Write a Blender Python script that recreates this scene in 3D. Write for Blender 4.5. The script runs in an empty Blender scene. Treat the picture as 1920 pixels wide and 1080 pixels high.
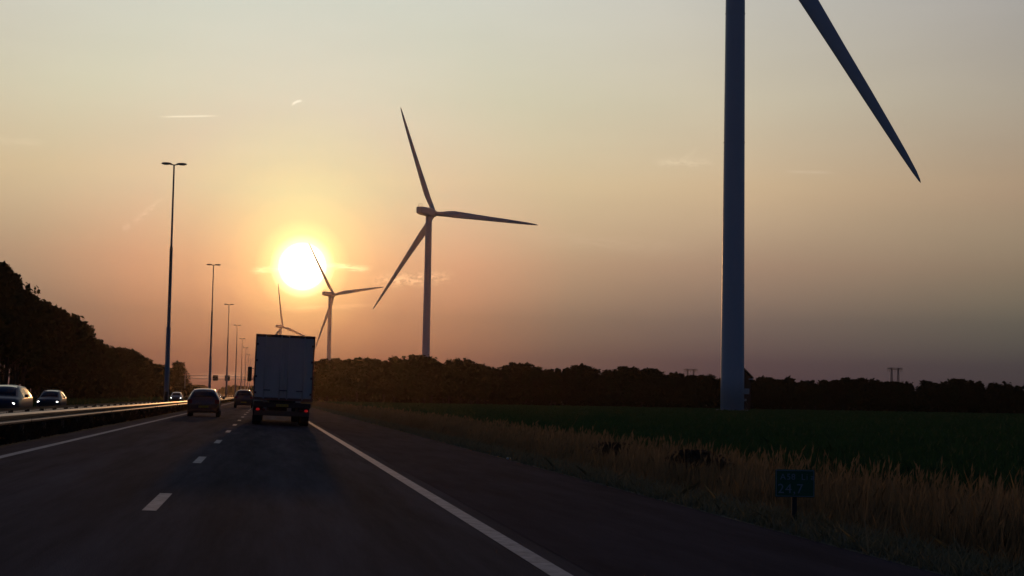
import bpy, bmesh, math, random
import numpy as np
from mathutils import Vector, Matrix
random.seed(7)
R = math.radians
PI = math.pi
sc = bpy.context.scene
COL = sc.collection

# ------------------------------------------------------------------ camera
F = 2900.0                      # focal length in pixels of the 1920 px wide photograph
cam_d = bpy.data.cameras.new("camera")
cam = bpy.data.objects.new("camera", cam_d)
COL.objects.link(cam)
cam_d.sensor_width = 36.0
cam_d.lens = 36.0 * F / 1920.0
cam_d.clip_start = 0.1
cam_d.clip_end = 90000
_ry = Vector(((496 - 960) / F, (540 - 741) / F, -1.0)).normalized()     # where the road vanishes
_rz = Vector((1, -0.018, 0)).cross(_ry).normalized()
_rx = _ry.cross(_rz)
cam.matrix_world = Matrix((( _rx.x, _rx.y, _rx.z, 0.0), (_ry.x, _ry.y, _ry.z, 0.0), (_rz.x, _rz.y, _rz.z, 1.31), (0, 0, 0, 1)))
sc.camera = cam
CM = cam.matrix_world.to_3x3()


def at(px, py, d):
    """world point seen at a pixel of the photograph, at the distance d along the road"""
    v = CM @ Vector(((px - 960) / F, (540 - py) / F, -1.0))
    return Vector((0, 0, 1.31)) + v * (d / v.y)


# ------------------------------------------------------------------ sky and sun
SUN_EL, SUN_AZ = 4.74, 1.24
sun_dir = Vector((math.sin(R(SUN_AZ)) * math.cos(R(SUN_EL)), math.cos(R(SUN_AZ)) * math.cos(R(SUN_EL)), math.sin(R(SUN_EL))))
world = bpy.data.worlds.new("World")
sc.world = world
world.use_nodes = True
nt = world.node_tree
nt.nodes.clear()


def N(t, **kw):
    n = nt.nodes.new(t)
    for k, v in kw.items():
        setattr(n, k, v)
    return n


def math_n(op, a, b=None, clamp=False):
    n = N("ShaderNodeMath", operation=op, use_clamp=clamp)
    for i, v in enumerate((a, b)):
        if v is None:
            continue
        if isinstance(v, (int, float)):
            n.inputs[i].default_value = v
        else:
            nt.links.new(v, n.inputs[i])
    return n.outputs[0]


def ramp(fac, stops, scale, mode="EASE"):
    n = N("ShaderNodeValToRGB")
    cr = n.color_ramp
    cr.interpolation = "LINEAR"
    while len(cr.elements) < len(stops):
        cr.elements.new(0.5)
    for e, (p, c) in zip(cr.elements, stops):
        e.position = p
        e.color = (c[0] / scale, c[1] / scale, c[2] / scale, 1)
    nt.links.new(fac, n.inputs[0])
    return n.outputs[0]


def mix(a, b, fac, blend="MIX"):
    n = N("ShaderNodeMix", data_type="RGBA", blend_type=blend)
    n.clamp_result = False
    n.clamp_factor = True
    if isinstance(fac, (int, float)):
        n.inputs[0].default_value = fac
    else:
        nt.links.new(fac, n.inputs[0])
    for s, v in ((6, a), (7, b)):
        if isinstance(v, tuple):
            n.inputs[s].default_value = (*v, 1)
        else:
            nt.links.new(v, n.inputs[s])
    return n.outputs[2]


tc = N("ShaderNodeTexCoord")
nrm = N("ShaderNodeVectorMath", operation="NORMALIZE")
nt.links.new(tc.outputs["Generated"], nrm.inputs[0])
sep = N("ShaderNodeSeparateXYZ")
nt.links.new(nrm.outputs[0], sep.inputs[0])
elev = math_n("MULTIPLY", math_n("ARCSINE", sep.outputs[2]), 180 / PI)          # degrees above the horizon
dot = N("ShaderNodeVectorMath", operation="DOT_PRODUCT")
nt.links.new(nrm.outputs[0], dot.inputs[0])
dot.inputs[1].default_value = sun_dir
crs = N("ShaderNodeVectorMath", operation="CROSS_PRODUCT")
nt.links.new(nrm.outputs[0], crs.inputs[0])
crs.inputs[1].default_value = sun_dir
crl = N("ShaderNodeVectorMath", operation="LENGTH")
nt.links.new(crs.outputs[0], crl.inputs[0])
gam = math_n("MULTIPLY", math_n("ARCTAN2", crl.outputs["Value"], dot.outputs["Value"]), 180 / PI)   # degrees from the sun
gq = math_n("POWER", math_n("DIVIDE", gam, 180.0), 0.5)        # ramp coordinate, finer near the sun
eq = math_n("POWER", math_n("DIVIDE", math_n("MAXIMUM", elev, 0.0), 90.0), 0.5)
gp = lambda d: (d / 180.0) ** 0.5
ep = lambda d: (d / 90.0) ** 0.5
A = ramp(eq, [(ep(0), (0.037, 0.015, 0.031)), (ep(1.5), (0.077, 0.052, 0.063)), (ep(3), (0.167, 0.123, 0.103)), (ep(5), (0.396, 0.268, 0.180)), (ep(8), (0.614, 0.488, 0.306)), (ep(11), (0.610, 0.585, 0.436)), (ep(15), (0.614, 0.644, 0.568)), (ep(24), (0.424, 0.485, 0.545)), (ep(50), (0.170, 0.202, 0.294)), (ep(90), (0.074, 0.091, 0.164))], 1.0)
far = [(gp(48), (.10, .16, .26)), (gp(80), (.045, .085, .19)), (1.0, (.025, .055, .145))]
low = ramp(gq, [(gp(1.2), (2.465, 1.118, 0.873)), (gp(3.5), (1.813, 1.160, 0.942)), (gp(6), (1.787, 1.185, 0.967)), (gp(10), (1.000, 1.000, 1.000)), (gp(16), (0.739, 0.801, 0.943)), (gp(26), (0.580, 0.826, 0.831))] + far, 4.0)
high = ramp(gq, [(gp(1.2), (1.142, 1.641, 1.307)), (gp(3.5), (1.144, 1.266, 1.207)), (gp(6), (1.087, 1.069, 1.123)), (gp(10), (1.000, 1.000, 1.000)), (gp(16), (0.959, 0.902, 0.905)), (gp(26), (0.663, 0.607, 0.645))] + far, 4.0)
t = math_n("DIVIDE", math_n("SUBTRACT", elev, 1.5), 6.0, clamp=True)
g = mix(low, high, t)
body = mix(A, g, 1.0, "MULTIPLY")
# the sun itself with the ring of glare in the thin cloud round it
core = ramp(math_n("DIVIDE", gam, 4.0, clamp=True), [(0, (6, 5.6, 4.5)), (.15, (4.5, 4.0, 2.8)), (.225, (1.3, 1.05, .50)), (.30, (.60, .46, .14)), (.44, (.24, .17, .05)), (.7, (.08, .05, .015)), (1, (0, 0, 0))], 6.0)
# faint unevenness of the evening air
ns = N("ShaderNodeTexNoise")
mp = N("ShaderNodeMapping")
mp.inputs["Scale"].default_value = (2.2, 2.2, 11.0)
nt.links.new(nrm.outputs[0], mp.inputs[0])
nt.links.new(mp.outputs[0], ns.inputs[0])
ns.inputs["Scale"].default_value = 2.0
ns.inputs["Detail"].default_value = 5.0
var = math_n("ADD", math_n("MULTIPLY", ns.outputs[0], 0.16), 0.92)
vcol = N("ShaderNodeCombineColor")
for i in range(3):
    nt.links.new(var, vcol.inputs[i])
body = mix(body, vcol.outputs[0], 1.0, "MULTIPLY")

# thin clouds and vapour trails of the high sky: streaks round a direction, broken up by noise
azim = math_n("MULTIPLY", math_n("ARCTAN2", sep.outputs[0], sep.outputs[1]), 180 / PI)


def sky_noise(sx, sy, detail, seed):
    cmb = N("ShaderNodeCombineXYZ")
    nt.links.new(math_n("MULTIPLY", azim, sx), cmb.inputs[0])
    nt.links.new(math_n("MULTIPLY", elev, sy), cmb.inputs[1])
    cmb.inputs[2].default_value = seed
    n = N("ShaderNodeTexNoise")
    n.inputs["Scale"].default_value = 1.0
    n.inputs["Detail"].default_value = detail
    n.inputs["Roughness"].default_value = .62
    nt.links.new(cmb.outputs[0], n.inputs[0])
    return n.outputs[0]


def smooth(v, lo, hi):
    n = N("ShaderNodeMapRange", interpolation_type="SMOOTHSTEP")
    nt.links.new(v, n.inputs[0])
    n.inputs[1].default_value = lo
    n.inputs[2].default_value = hi
    return n.outputs[0]


NA = sky_noise(1.6, 9.0, 6, 3.1)
NB = sky_noise(5.0, 9.0, 6, 8.4)


def streak(p0, p1, thick, amp, col, noise=None, lo=.35, hi=.7, curl=0.0, wob=0.0):
    a = at(p0[0], p0[1], 1) - Vector((0, 0, 1.31)); b = at(p1[0], p1[1], 1) - Vector((0, 0, 1.31))
    ea = [(math.degrees(math.atan2(v.x, v.y)), math.degrees(math.atan2(v.z, math.hypot(v.x, v.y)))) for v in (a, b)]
    cx, cy = (ea[0][0] + ea[1][0]) / 2, (ea[0][1] + ea[1][1]) / 2
    dx, dy = ea[1][0] - ea[0][0], ea[1][1] - ea[0][1]
    L = math.hypot(dx, dy); c, q = dx / L, dy / L
    X = math_n("SUBTRACT", azim, cx); Y = math_n("SUBTRACT", elev, cy)
    U = math_n("DIVIDE", math_n("ADD", math_n("MULTIPLY", X, c), math_n("MULTIPLY", Y, q)), L / 2)
    V_ = math_n("SUBTRACT", math_n("MULTIPLY", Y, c), math_n("MULTIPLY", X, q))
    if curl: V_ = math_n("ADD", V_, math_n("MULTIPLY", math_n("MULTIPLY", U, U), curl))
    if wob: V_ = math_n("ADD", V_, math_n("MULTIPLY", math_n("SUBTRACT", NB, .5), wob))
    hw = math.degrees(thick / F)
    W = math_n("DIVIDE", V_, hw)
    fall = math_n("EXPONENT", math_n("MULTIPLY", math_n("MULTIPLY", W, W), -1.0))
    ends = smooth(math_n("ABSOLUTE", U), 1.0, .35)
    m_ = math_n("MULTIPLY", fall, ends)
    if noise is not None: m_ = math_n("MULTIPLY", m_, smooth(noise, lo, hi))
    v = N("ShaderNodeVectorMath", operation="SCALE")
    v.inputs[0].default_value = col
    nt.links.new(math_n("MULTIPLY", m_, amp), v.inputs["Scale"])
    return v.outputs[0]


OR = (1.0, .72, .35)
ST = [streak((290, 219), (418, 217), 1.5, .22, (1, .95, .8)),
      streak((1462, 321), (1572, 324), 2.5, .045, (1, .95, .85)),
      streak((544, 196), (568, 186), 2.2, .28, (1, .95, .85), curl=.06),
      streak((1215, 303), (1350, 304), 7, .10, (1, .9, .7), NB, .25, .7, wob=.25),
      streak((1275, 300), (1312, 278), 4, .05, (1, .9, .7), NB, .2, .7),
      streak((462, 509), (560, 500), 5, .55, OR, NA, .32, .62, wob=.16),
      streak((590, 496), (704, 505), 5, .60, OR, NA, .30, .60, wob=.16),
      streak((685, 526), (860, 518), 10, .34, OR, NB, .36, .62, wob=.30),
      streak((480, 580), (740, 572), 4, .12, OR, NA, .3, .6, wob=.12),
      streak((238, 425), (312, 366), 5, .08, (1, .85, .6), NB, .3, .65, wob=.25),
      streak((228, 432), (246, 420), 6, .06, (1, .85, .6)),
      streak((-30, 262), (95, 268), 7, .05, (1, .9, .7), NA, .2, .7),
      streak((350, 708), (480, 703), 5, .22, (1, .62, .38), NA, .25, .6, wob=.1),
      streak((420, 690), (600, 696), 5, .07, (1, .62, .38), NA, .3, .6, wob=.1),
      streak((950, 440), (1340, 470), 14, .03, (1, .8, .6), NA, .3, .6, wob=.2)]
while len(ST) > 1:
    q = N("ShaderNodeVectorMath", operation="ADD")
    nt.links.new(ST[0], q.inputs[0]); nt.links.new(ST[1], q.inputs[1])
    ST = ST[2:] + [q.outputs[0]]
sky = N("ShaderNodeTexSky", sky_type="NISHITA")
sky.sun_disc = False
sky.sun_elevation = R(SUN_EL)
sky.sun_rotation = R(SUN_AZ)
sky.dust_density = 3.0
bgs = []
for src, st in ((body, 4.0), (core, 6.0), (sky.outputs[0], 0.0015), (ST[0], 1.0)):
    b = N("ShaderNodeBackground")
    b.inputs[1].default_value = st
    nt.links.new(src, b.inputs[0])
    bgs.append(b)
a1 = N("ShaderNodeAddShader"); a2 = N("ShaderNodeAddShader"); wo = N("ShaderNodeOutputWorld")
nt.links.new(bgs[0].outputs[0], a1.inputs[0]); nt.links.new(bgs[1].outputs[0], a1.inputs[1])
nt.links.new(a1.outputs[0], a2.inputs[0]); nt.links.new(bgs[2].outputs[0], a2.inputs[1])
a3 = N("ShaderNodeAddShader")
nt.links.new(a2.outputs[0], a3.inputs[0]); nt.links.new(bgs[3].outputs[0], a3.inputs[1])
nt.links.new(a3.outputs[0], wo.inputs[0])

sl = bpy.data.lights.new("sun", "SUN")
sl.energy = 0.22
sl.angle = R(0.5)
sl.color = (1.0, 0.46, 0.16)
so = bpy.data.objects.new("sun", sl)
COL.objects.link(so)
so.rotation_euler = (-sun_dir).to_track_quat("-Z", "Y").to_euler()
sc.view_settings.view_transform = "Standard"
sc.view_settings.look = "None"
sc.view_settings.exposure = 0.0
sc.view_settings.gamma = 1.0
sc.cycles.volume_bounces = 0
sc.cycles.max_bounces = 6
sc.cycles.transparent_max_bounces = 16
sc.cycles.sample_clamp_indirect = 4.0

# ------------------------------------------------------------------ materials
def mat(name, col, rough=.7, metal=0.0, noise=None, spec=.5, bump=None, emit=None, coat=0.0, transl=0.0):
    """noise = (scale, amount, second colour) varies the base colour; bump = (scale, strength)"""
    m = bpy.data.materials.new(name)
    m.use_nodes = True
    t = m.node_tree
    p = t.nodes["Principled BSDF"]
    p.inputs["Base Color"].default_value = (*col, 1)
    p.inputs["Roughness"].default_value = rough
    p.inputs["Metallic"].default_value = metal
    p.inputs["Specular IOR Level"].default_value = spec
    p.inputs["Coat Weight"].default_value = coat
    p.inputs["Coat Roughness"].default_value = .06
    tcn = t.nodes.new("ShaderNodeTexCoord")
    if noise:
        n = t.nodes.new("ShaderNodeTexNoise")
        n.inputs["Scale"].default_value = noise[0]
        n.inputs["Detail"].default_value = 8
        n.inputs["Roughness"].default_value = .65
        mpn = t.nodes.new("ShaderNodeMapping")
        if len(noise) > 3:
            mpn.inputs["Scale"].default_value = noise[3]
        t.links.new(tcn.outputs["Object"], mpn.inputs[0])
        t.links.new(mpn.outputs[0], n.inputs[0])
        mx = t.nodes.new("ShaderNodeMix")
        mx.data_type = "RGBA"
        mx.inputs[6].default_value = (*col, 1)
        mx.inputs[7].default_value = (*noise[2], 1)
        mr = t.nodes.new("ShaderNodeMapRange")
        mr.inputs[1].default_value = .5 - .5 * noise[1]
        mr.inputs[2].default_value = .5 + .5 * noise[1]
        t.links.new(n.outputs[0], mr.inputs[0])
        t.links.new(mr.outputs[0], mx.inputs[0])
        t.links.new(mx.outputs[2], p.inputs["Base Color"])
    if bump:
        n2 = t.nodes.new("ShaderNodeTexNoise")
        n2.inputs["Scale"].default_value = bump[0]
        n2.inputs["Detail"].default_value = 6
        t.links.new(tcn.outputs["Object"], n2.inputs[0])
        bp = t.nodes.new("ShaderNodeBump")
        bp.inputs["Strength"].default_value = bump[1]
        bp.inputs["Distance"].default_value = .02
        t.links.new(n2.outputs[0], bp.inputs["Height"])
        t.links.new(bp.outputs[0], p.inputs["Normal"])
    if emit:
        p.inputs["Emission Color"].default_value = (*emit[0], 1)
        p.inputs["Emission Strength"].default_value = emit[1]
    if transl:
        tr = t.nodes.new("ShaderNodeBsdfTranslucent")
        tr.inputs[0].default_value = (*col, 1)
        ms = t.nodes.new("ShaderNodeMixShader")
        ms.inputs[0].default_value = transl
        t.links.new(p.outputs[0], ms.inputs[1])
        t.links.new(tr.outputs[0], ms.inputs[2])
        t.links.new(ms.outputs[0], t.nodes["Material Output"].inputs[0])
        if noise:
            t.links.new(mx.outputs[2], tr.inputs[0])
    return m


M = {}
M["asphalt"] = mat("asphalt", (.135, .118, .116), 1.0, noise=(2.6, .36, (.072, .063, .064), (1.0, .06, 1)), spec=0.009, bump=(60, .5))
M["shoulder"] = mat("shoulder_asphalt", (.095, .078, .086), 1.0, noise=(1.6, .4, (.050, .042, .046), (1.0, .14, 1)), spec=0.006, bump=(50, .6))
# the two wheel tracks of each lane, polished darker by traffic, and broad patches of wear
_t = M["asphalt"].node_tree
_p = _t.nodes["Principled BSDF"]
_src = _p.inputs["Base Color"].links[0].from_socket
_tc = _t.nodes.new("ShaderNodeTexCoord"); _sx = _t.nodes.new("ShaderNodeSeparateXYZ")
_t.links.new(_tc.outputs["Object"], _sx.inputs[0])


def _m(op, a, b):
    q = _t.nodes.new("ShaderNodeMath"); q.operation = op
    for i, v in enumerate((a, b)):
        if isinstance(v, (int, float)): q.inputs[i].default_value = v
        elif v is not None: _t.links.new(v, q.inputs[i])
    return q.outputs[0]


_c = _m("COSINE", _m("MULTIPLY", _m("ADD", _sx.outputs[0], .325), 2 * PI / 1.75), None)
_mp = _t.nodes.new("ShaderNodeMapping"); _mp.inputs["Scale"].default_value = (.9, .09, 1)
_n = _t.nodes.new("ShaderNodeTexNoise"); _n.inputs["Scale"].default_value = .8; _n.inputs["Detail"].default_value = 5
_t.links.new(_tc.outputs["Object"], _mp.inputs[0]); _t.links.new(_mp.outputs[0], _n.inputs[0])
_f = _m("ADD", _m("MULTIPLY", _c, -.13), _m("ADD", _m("MULTIPLY", _n.outputs[0], .7), .62))
_v = _t.nodes.new("ShaderNodeVectorMath"); _v.operation = "SCALE"
_t.links.new(_src, _v.inputs[0]); _t.links.new(_f, _v.inputs["Scale"]); _t.links.new(_v.outputs[0], _p.inputs["Base Color"])
M["marking"] = mat("road_paint", (.60, .56, .52), .7, noise=(7, .4, (.30, .27, .25)), spec=.15)
M["soil"] = mat("soil", (.030, .026, .014), .95, noise=(.6, .8, (.045, .036, .018)), spec=.1)
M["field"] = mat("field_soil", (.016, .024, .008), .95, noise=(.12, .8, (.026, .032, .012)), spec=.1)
M["mown"] = mat("mown_grass", (.22, .185, .12), .95, noise=(1.5, .7, (.10, .085, .05)), spec=.1)
M["dry"] = mat("dry_grass", (.44, .285, .14), .8, noise=(.5, .55, (.14, .10, .045)), spec=.2, transl=.35)
M["green"] = mat("crop_leaf", (.060, .130, .040), .7, noise=(.2, .6, (.034, .078, .026)), spec=.2, transl=.3)
M["dull"] = mat("median_grass", (.045, .032, .020), .9, noise=(.8, .9, (.028, .022, .014)), spec=.05, transl=.1)
M["strip"] = mat("short_grass", (.40, .34, .20), .8, noise=(.8, .9, (.10, .10, .045)), spec=.2, transl=.2)
M["leaf"] = mat("leaf", (.036, .046, .018), .75, noise=(.35, .9, (.022, .030, .012)), spec=0.0, transl=0)
M["leaf2"] = mat("leaf_brown", (.044, .042, .020), .75, noise=(.3, .9, (.026, .030, .012)), spec=0.0, transl=0)
M["bushleaf"] = mat("bush_leaf", (.20, .125, .07), .8, noise=(6, .8, (.07, .055, .03)), spec=.1)
M["bark"] = mat("bark", (.06, .045, .032), .9, noise=(3, .8, (.035, .028, .02), (1, 1, .2)), spec=.2)
M["tower"] = mat("tower_paint", (.66, .68, .70), .38, noise=(.25, .6, (.60, .62, .645), (1, 1, .15)), spec=.5)
M["blade"] = mat("blade_paint", (.62, .64, .65), .35, noise=(.3, .6, (.55, .57, .58)))
M["galv"] = mat("galvanised_steel", (.21, .135, .10), .42, metal=.85, noise=(3, .8, (.12, .09, .08)), bump=(6, .2))
M["mast"] = mat("mast_steel", (.30, .29, .29), .5, metal=.5, noise=(2, .7, (.22, .21, .21)))
M["darkmetal"] = mat("dark_metal", (.05, .05, .052), .5, metal=.4, noise=(4, .6, (.03, .03, .03)))
M["rubber"] = mat("rubber", (.022, .022, .022), .85)
M["trailer"] = mat("trailer_panel", (.84, .70, .58), .5, noise=(1.3, .7, (.62, .50, .41), (1, 1, .4)), bump=(3, .1))
M["frame"] = mat("trailer_frame", (.30, .12, .08), .5, noise=(4, .6, (.11, .07, .06)))
M["lampglass"] = mat("lamp_glass", (.5, .5, .48), .2)
M["glass"] = mat("car_glass", (.012, .014, .017), .06, spec=.7)
M["silver"] = mat("silver_paint", (.16, .165, .18), .32, metal=.2, coat=.1, noise=(5, .4, (.14, .145, .155)))
M["blue"] = mat("blue_grey_paint", (.035, .05, .075), .30, metal=0, coat=0, spec=.16, noise=(5, .4, (.03, .045, .068)))
M["black"] = mat("black_paint", (.018, .018, .02), .3, coat=1, noise=(5, .4, (.03, .028, .028)))
M["white"] = mat("white_paint", (.62, .62, .61), .35, coat=.6, noise=(4, .5, (.54, .54, .53)))
M["headlamp"] = mat("headlamp_lit", (.8, .8, .8), .2, emit=((1.0, .97, .9), 14.0))
M["sidelamp"] = mat("daytime_lamp_lit", (.8, .8, .8), .2, emit=((1.0, .95, .86), 5.0))
M["taillamp"] = mat("tail_lamp_lit", (.25, .01, .01), .25, emit=((1.0, .03, .03), .16))
M["taillens"] = mat("tail_lens", (.16, .012, .012), .25)
M["plate"] = mat("number_plate_yellow", (.55, .40, .05), .5)
M["plate_text"] = mat("plate_lettering", (.02, .02, .02), .6)
M["sign_green"] = mat("sign_green", (.022, .15, .065), .6, noise=(8, .5, (.018, .12, .05)))
M["sign_white"] = mat("sign_lettering", (.33, .35, .38), .6)
M["post"] = mat("post_plastic", (.03, .035, .035), .7)
M["brick"] = mat("brick", (.10, .055, .04), .9, noise=(2, .8, (.07, .04, .03)))
M["tile"] = mat("roof_tile", (.045, .038, .036), .8, noise=(2, .8, (.03, .026, .025)))
M["concrete"] = mat("concrete", (.34, .33, .31), .85, noise=(1.5, .8, (.25, .24, .22)))
M["pylon"] = mat("pylon_steel", (.22, .22, .22), .6, metal=.3)


# ------------------------------------------------------------------ helpers
def tag(o, label=None, cat=None, group=None, kind=None):
    if label: o["label"] = label
    if cat: o["category"] = cat
    if group: o["group"] = group
    if kind: o["kind"] = kind
    return o


def empty(name, loc=(0, 0, 0), rz=0.0):
    o = bpy.data.objects.new(name, None)
    COL.objects.link(o)
    o.location = loc
    o.rotation_euler = (0, 0, rz)
    return o


class MB:
    """collects shapes into one mesh"""
    def __init__(s):
        s.v = []; s.f = []; s.mi = []; s.sm = []; s.cur = 0

    def add(s, vs, fs, smooth=False):
        b = len(s.v)
        s.v.extend([tuple(p) for p in vs])
        for f in fs:
            s.f.append(tuple(b + i for i in f)); s.mi.append(s.cur); s.sm.append(smooth)

    def box(s, x0, x1, y0, y1, z0, z1, ch=0.0):
        if ch <= 0:
            vs = [(x, y, z) for x in (x0, x1) for y in (y0, y1) for z in (z0, z1)]
            s.add(vs, [(0, 1, 3, 2), (4, 6, 7, 5), (0, 4, 5, 1), (2, 3, 7, 6), (0, 2, 6, 4), (1, 5, 7, 3)])
            return
        bm = bmesh.new()
        bmesh.ops.create_cube(bm, size=1)
        for v in bm.verts:
            v.co = Vector((x0 + (v.co.x + .5) * (x1 - x0), y0 + (v.co.y + .5) * (y1 - y0), z0 + (v.co.z + .5) * (z1 - z0)))
        bmesh.ops.bevel(bm, geom=bm.edges[:] + bm.verts[:], offset=ch, segments=2, affect="EDGES", profile=.5)
        bm.verts.ensure_lookup_table()
        for i, v in enumerate(bm.verts): v.index = i
        s.add([v.co[:] for v in bm.verts], [[v.index for v in f.verts] for f in bm.faces])
        bm.free()

    def tube(s, pts, rad, n=10, caps=True, smooth=True):
        pts = [Vector(p) for p in pts]
        if not hasattr(rad, "__len__"): rad = [rad] * len(pts)
        vs = []
        for i, p in enumerate(pts):
            d = (pts[min(i + 1, len(pts) - 1)] - pts[max(i - 1, 0)]).normalized()
            a = d.cross(Vector((0, 0, 1)) if abs(d.z) < .9 else Vector((1, 0, 0))).normalized()
            b = d.cross(a)
            for k in range(n):
                w = 2 * PI * k / n
                vs.append(p + (a * math.cos(w) + b * math.sin(w)) * rad[i])
        fs = [(i * n + k, i * n + (k + 1) % n, (i + 1) * n + (k + 1) % n, (i + 1) * n + k) for i in range(len(pts) - 1) for k in range(n)]
        s.add(vs, fs, smooth)
        if caps:
            s.add(vs[:n], [tuple(range(n))[::-1]])
            s.add(vs[-n:], [tuple(range(n))])

    def loft(s, rings, closed=True, caps=True, smooth=True):
        n = len(rings[0])
        vs = [p for r in rings for p in r]
        m = n if closed else n - 1
        s.add(vs, [(i * n + k, i * n + (k + 1) % n, (i + 1) * n + (k + 1) % n, (i + 1) * n + k) for i in range(len(rings) - 1) for k in range(m)], smooth)
        if caps:
            s.add(rings[0], [tuple(range(n))[::-1]]); s.add(rings[-1], [tuple(range(n))])

    def prism(s, prof, y0, y1, axis="y"):
        """closed outline (u, w) extruded; axis y: u = x, w = z"""
        if axis == "y":
            a = [(u, y0, w) for u, w in prof]; b = [(u, y1, w) for u, w in prof]
        elif axis == "x":
            a = [(y0, u, w) for u, w in prof]; b = [(y1, u, w) for u, w in prof]
        else:
            a = [(u, w, y0) for u, w in prof]; b = [(u, w, y1) for u, w in prof]
        n = len(prof)
        s.add(a + b, [(i, (i + 1) % n, n + (i + 1) % n, n + i) for i in range(n)] + [tuple(range(n))[::-1], tuple(range(n, 2 * n))])

    def build(s, name, mats, parent=None, weld=False):
        me = bpy.data.meshes.new(name)
        me.from_pydata(s.v, [], s.f)
        if not isinstance(mats, (list, tuple)): mats = [mats]
        for m in mats: me.materials.append(m)
        me.polygons.foreach_set("material_index", s.mi)
        me.polygons.foreach_set("use_smooth", s.sm)
        bm = bmesh.new(); bm.from_mesh(me)
        bmesh.ops.remove_doubles(bm, verts=bm.verts, dist=1e-5)
        bmesh.ops.recalc_face_normals(bm, faces=bm.faces)
        bm.to_mesh(me); bm.free()
        me.update()
        o = bpy.data.objects.new(name, me)
        COL.objects.link(o)
        o.parent = parent
        return o


def np_mesh(name, V, Fq, m, parent=None, link=True):
    """mesh from numpy arrays, faces all with the same corner count"""
    me = bpy.data.meshes.new(name)
    V = np.asarray(V, dtype=np.float32).reshape(-1, 3)
    k = Fq.shape[1]
    me.vertices.add(len(V)); me.vertices.foreach_set("co", V.ravel())
    me.loops.add(Fq.size); me.loops.foreach_set("vertex_index", Fq.astype(np.int32).ravel())
    me.polygons.add(len(Fq))
    me.polygons.foreach_set("loop_start", np.arange(0, Fq.size, k, dtype=np.int32))
    me.update(calc_edges=True)
    me.materials.append(m)
    if not link: return me
    o = bpy.data.objects.new(name, me)
    COL.objects.link(o)
    o.parent = parent
    return o


def copy_tree(o, parent=None):
    c = o.copy()
    COL.objects.link(c)
    c.parent = parent
    for ch in list(o.children):
        copy_tree(ch, c)
    return c


def interp(x, xs, ys):
    return float(np.interp(x, xs, ys))


# ------------------------------------------------------------------ ground, road
CROSS = .025


def road_z(x):                                       # crossfall of our carriageway, falling to the verge
    return -CROSS * x


def opp_z(x):                                        # the opposite carriageway falls the other way
    return .13 + .045 * (x + 9.9)


def sheet(name, prof, y0, y1, m, seg=1, kind="structure"):
    """profile (x, z) swept along the road"""
    mb = MB()
    ys = [y0 + (y1 - y0) * i / seg for i in range(seg + 1)]
    vs = [(x, y, z) for y in ys for x, z in prof]
    n = len(prof)
    mb.add(vs, [(j * n + i, j * n + i + 1, (j + 1) * n + i + 1, (j + 1) * n + i) for j in range(seg) for i in range(n - 1)])
    o = mb.build(name, m)
    o["kind"] = kind
    return o


sheet("ground", [(-9000, -.12), (-24, -.13), (-20.6, -.30), (-20.1, -.6), (-10.1, -.1), (-9.8, .125), (-5.5, .115), (-5.3, -.05), (5.75, -.30), (5.95, -.165), (6.9, -.20), (8.6, -.26), (10.6, -.34), (12.2, -.14), (9000, -.14)], -60, 12000, M["soil"])
sheet("road", [(-5.4, road_z(-5.4)), (5.85, road_z(5.85))], -60, 2600, M["asphalt"])
sheet("opposite_road", [(-20.3, opp_z(-20.3)), (-9.75, opp_z(-9.75))], -60, 2600, M["asphalt"])
sheet("verge", [(5.852, road_z(5.85) + .006), (5.98, -.150), (6.85, -.185)], -60, 1500, M["mown"])
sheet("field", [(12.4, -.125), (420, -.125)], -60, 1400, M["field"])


sheet("hard_shoulder", [(2.62, road_z(2.62) + .004), (5.85, road_z(5.85) + .004)], -60, 2600, M["shoulder"])

def strip(name, xa, xb, zf, y0, y1, dz=.004):
    return sheet(name, [(xa, zf(xa) + dz), (xb, zf(xb) + dz)], y0, y1, M["marking"])


strip("edge_line", 2.24, 2.43, road_z, -60, 2500)
strip("edge_line", -4.73, -4.56, road_z, -60, 2500)
strip("edge_line", -10.55, -10.38, opp_z, -60, 2500)
strip("edge_line", -17.6, -17.42, opp_z, -60, 2500)
for nm, xa, zf in (("lane_dashes", -1.285, road_z), ("lane_dashes", -14.07, opp_z)):
    mb = MB()
    for k in range(-2, 150):
        y = 18.9 + 12 * k
        mb.add([(xa, y - 1.5, zf(xa) + .004), (xa + .155, y - 1.5, zf(xa + .155) + .004), (xa + .155, y + 1.5, zf(xa + .155) + .004), (xa, y + 1.5, zf(xa) + .004)], [(0, 1, 2, 3)])
    mb.build(nm, M["marking"])["kind"] = "structure"

# ------------------------------------------------------------------ grass and crops
rng = np.random.default_rng(11)


def blades(name, x, y, z, h, w, m, lean=.25, seed=1):
    """one tapering three-point blade per position, leaning with the wind"""
    n = len(x)
    r = np.random.default_rng(seed)
    a = r.uniform(0, 2 * np.pi, n)
    # widths face the road more than not, as ragged tufts do
    dx, dy = np.cos(a) * w / 2, np.sin(a) * w / 2
    lx = r.normal(.05, lean, n) * h
    ly = r.normal(-.03, lean, n) * h
    base = np.stack([x, y, z], 1)
    off = np.stack([dx, dy, np.zeros(n)], 1)
    mid = base + np.stack([lx * .35, ly * .35, h * .55], 1)
    tip = base + np.stack([lx, ly, h], 1)
    V = np.stack([base - off, base + off, mid + off * .8, tip, mid - off * .8], 1).reshape(-1, 3)
    Fq = (np.arange(n)[:, None] * 5 + np.arange(5)[None]).astype(np.int32)
    o = np_mesh(name, V, Fq, m)
    return o


def gz(x):
    return np.interp(x, [-24, -20.6, -9.8, -5.5, 5.95, 6.9, 8.6, 10.6, 12.2, 400], [-.13, -.16, .125, .115, -.165, -.20, -.26, -.34, -.14, -.14])


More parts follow.
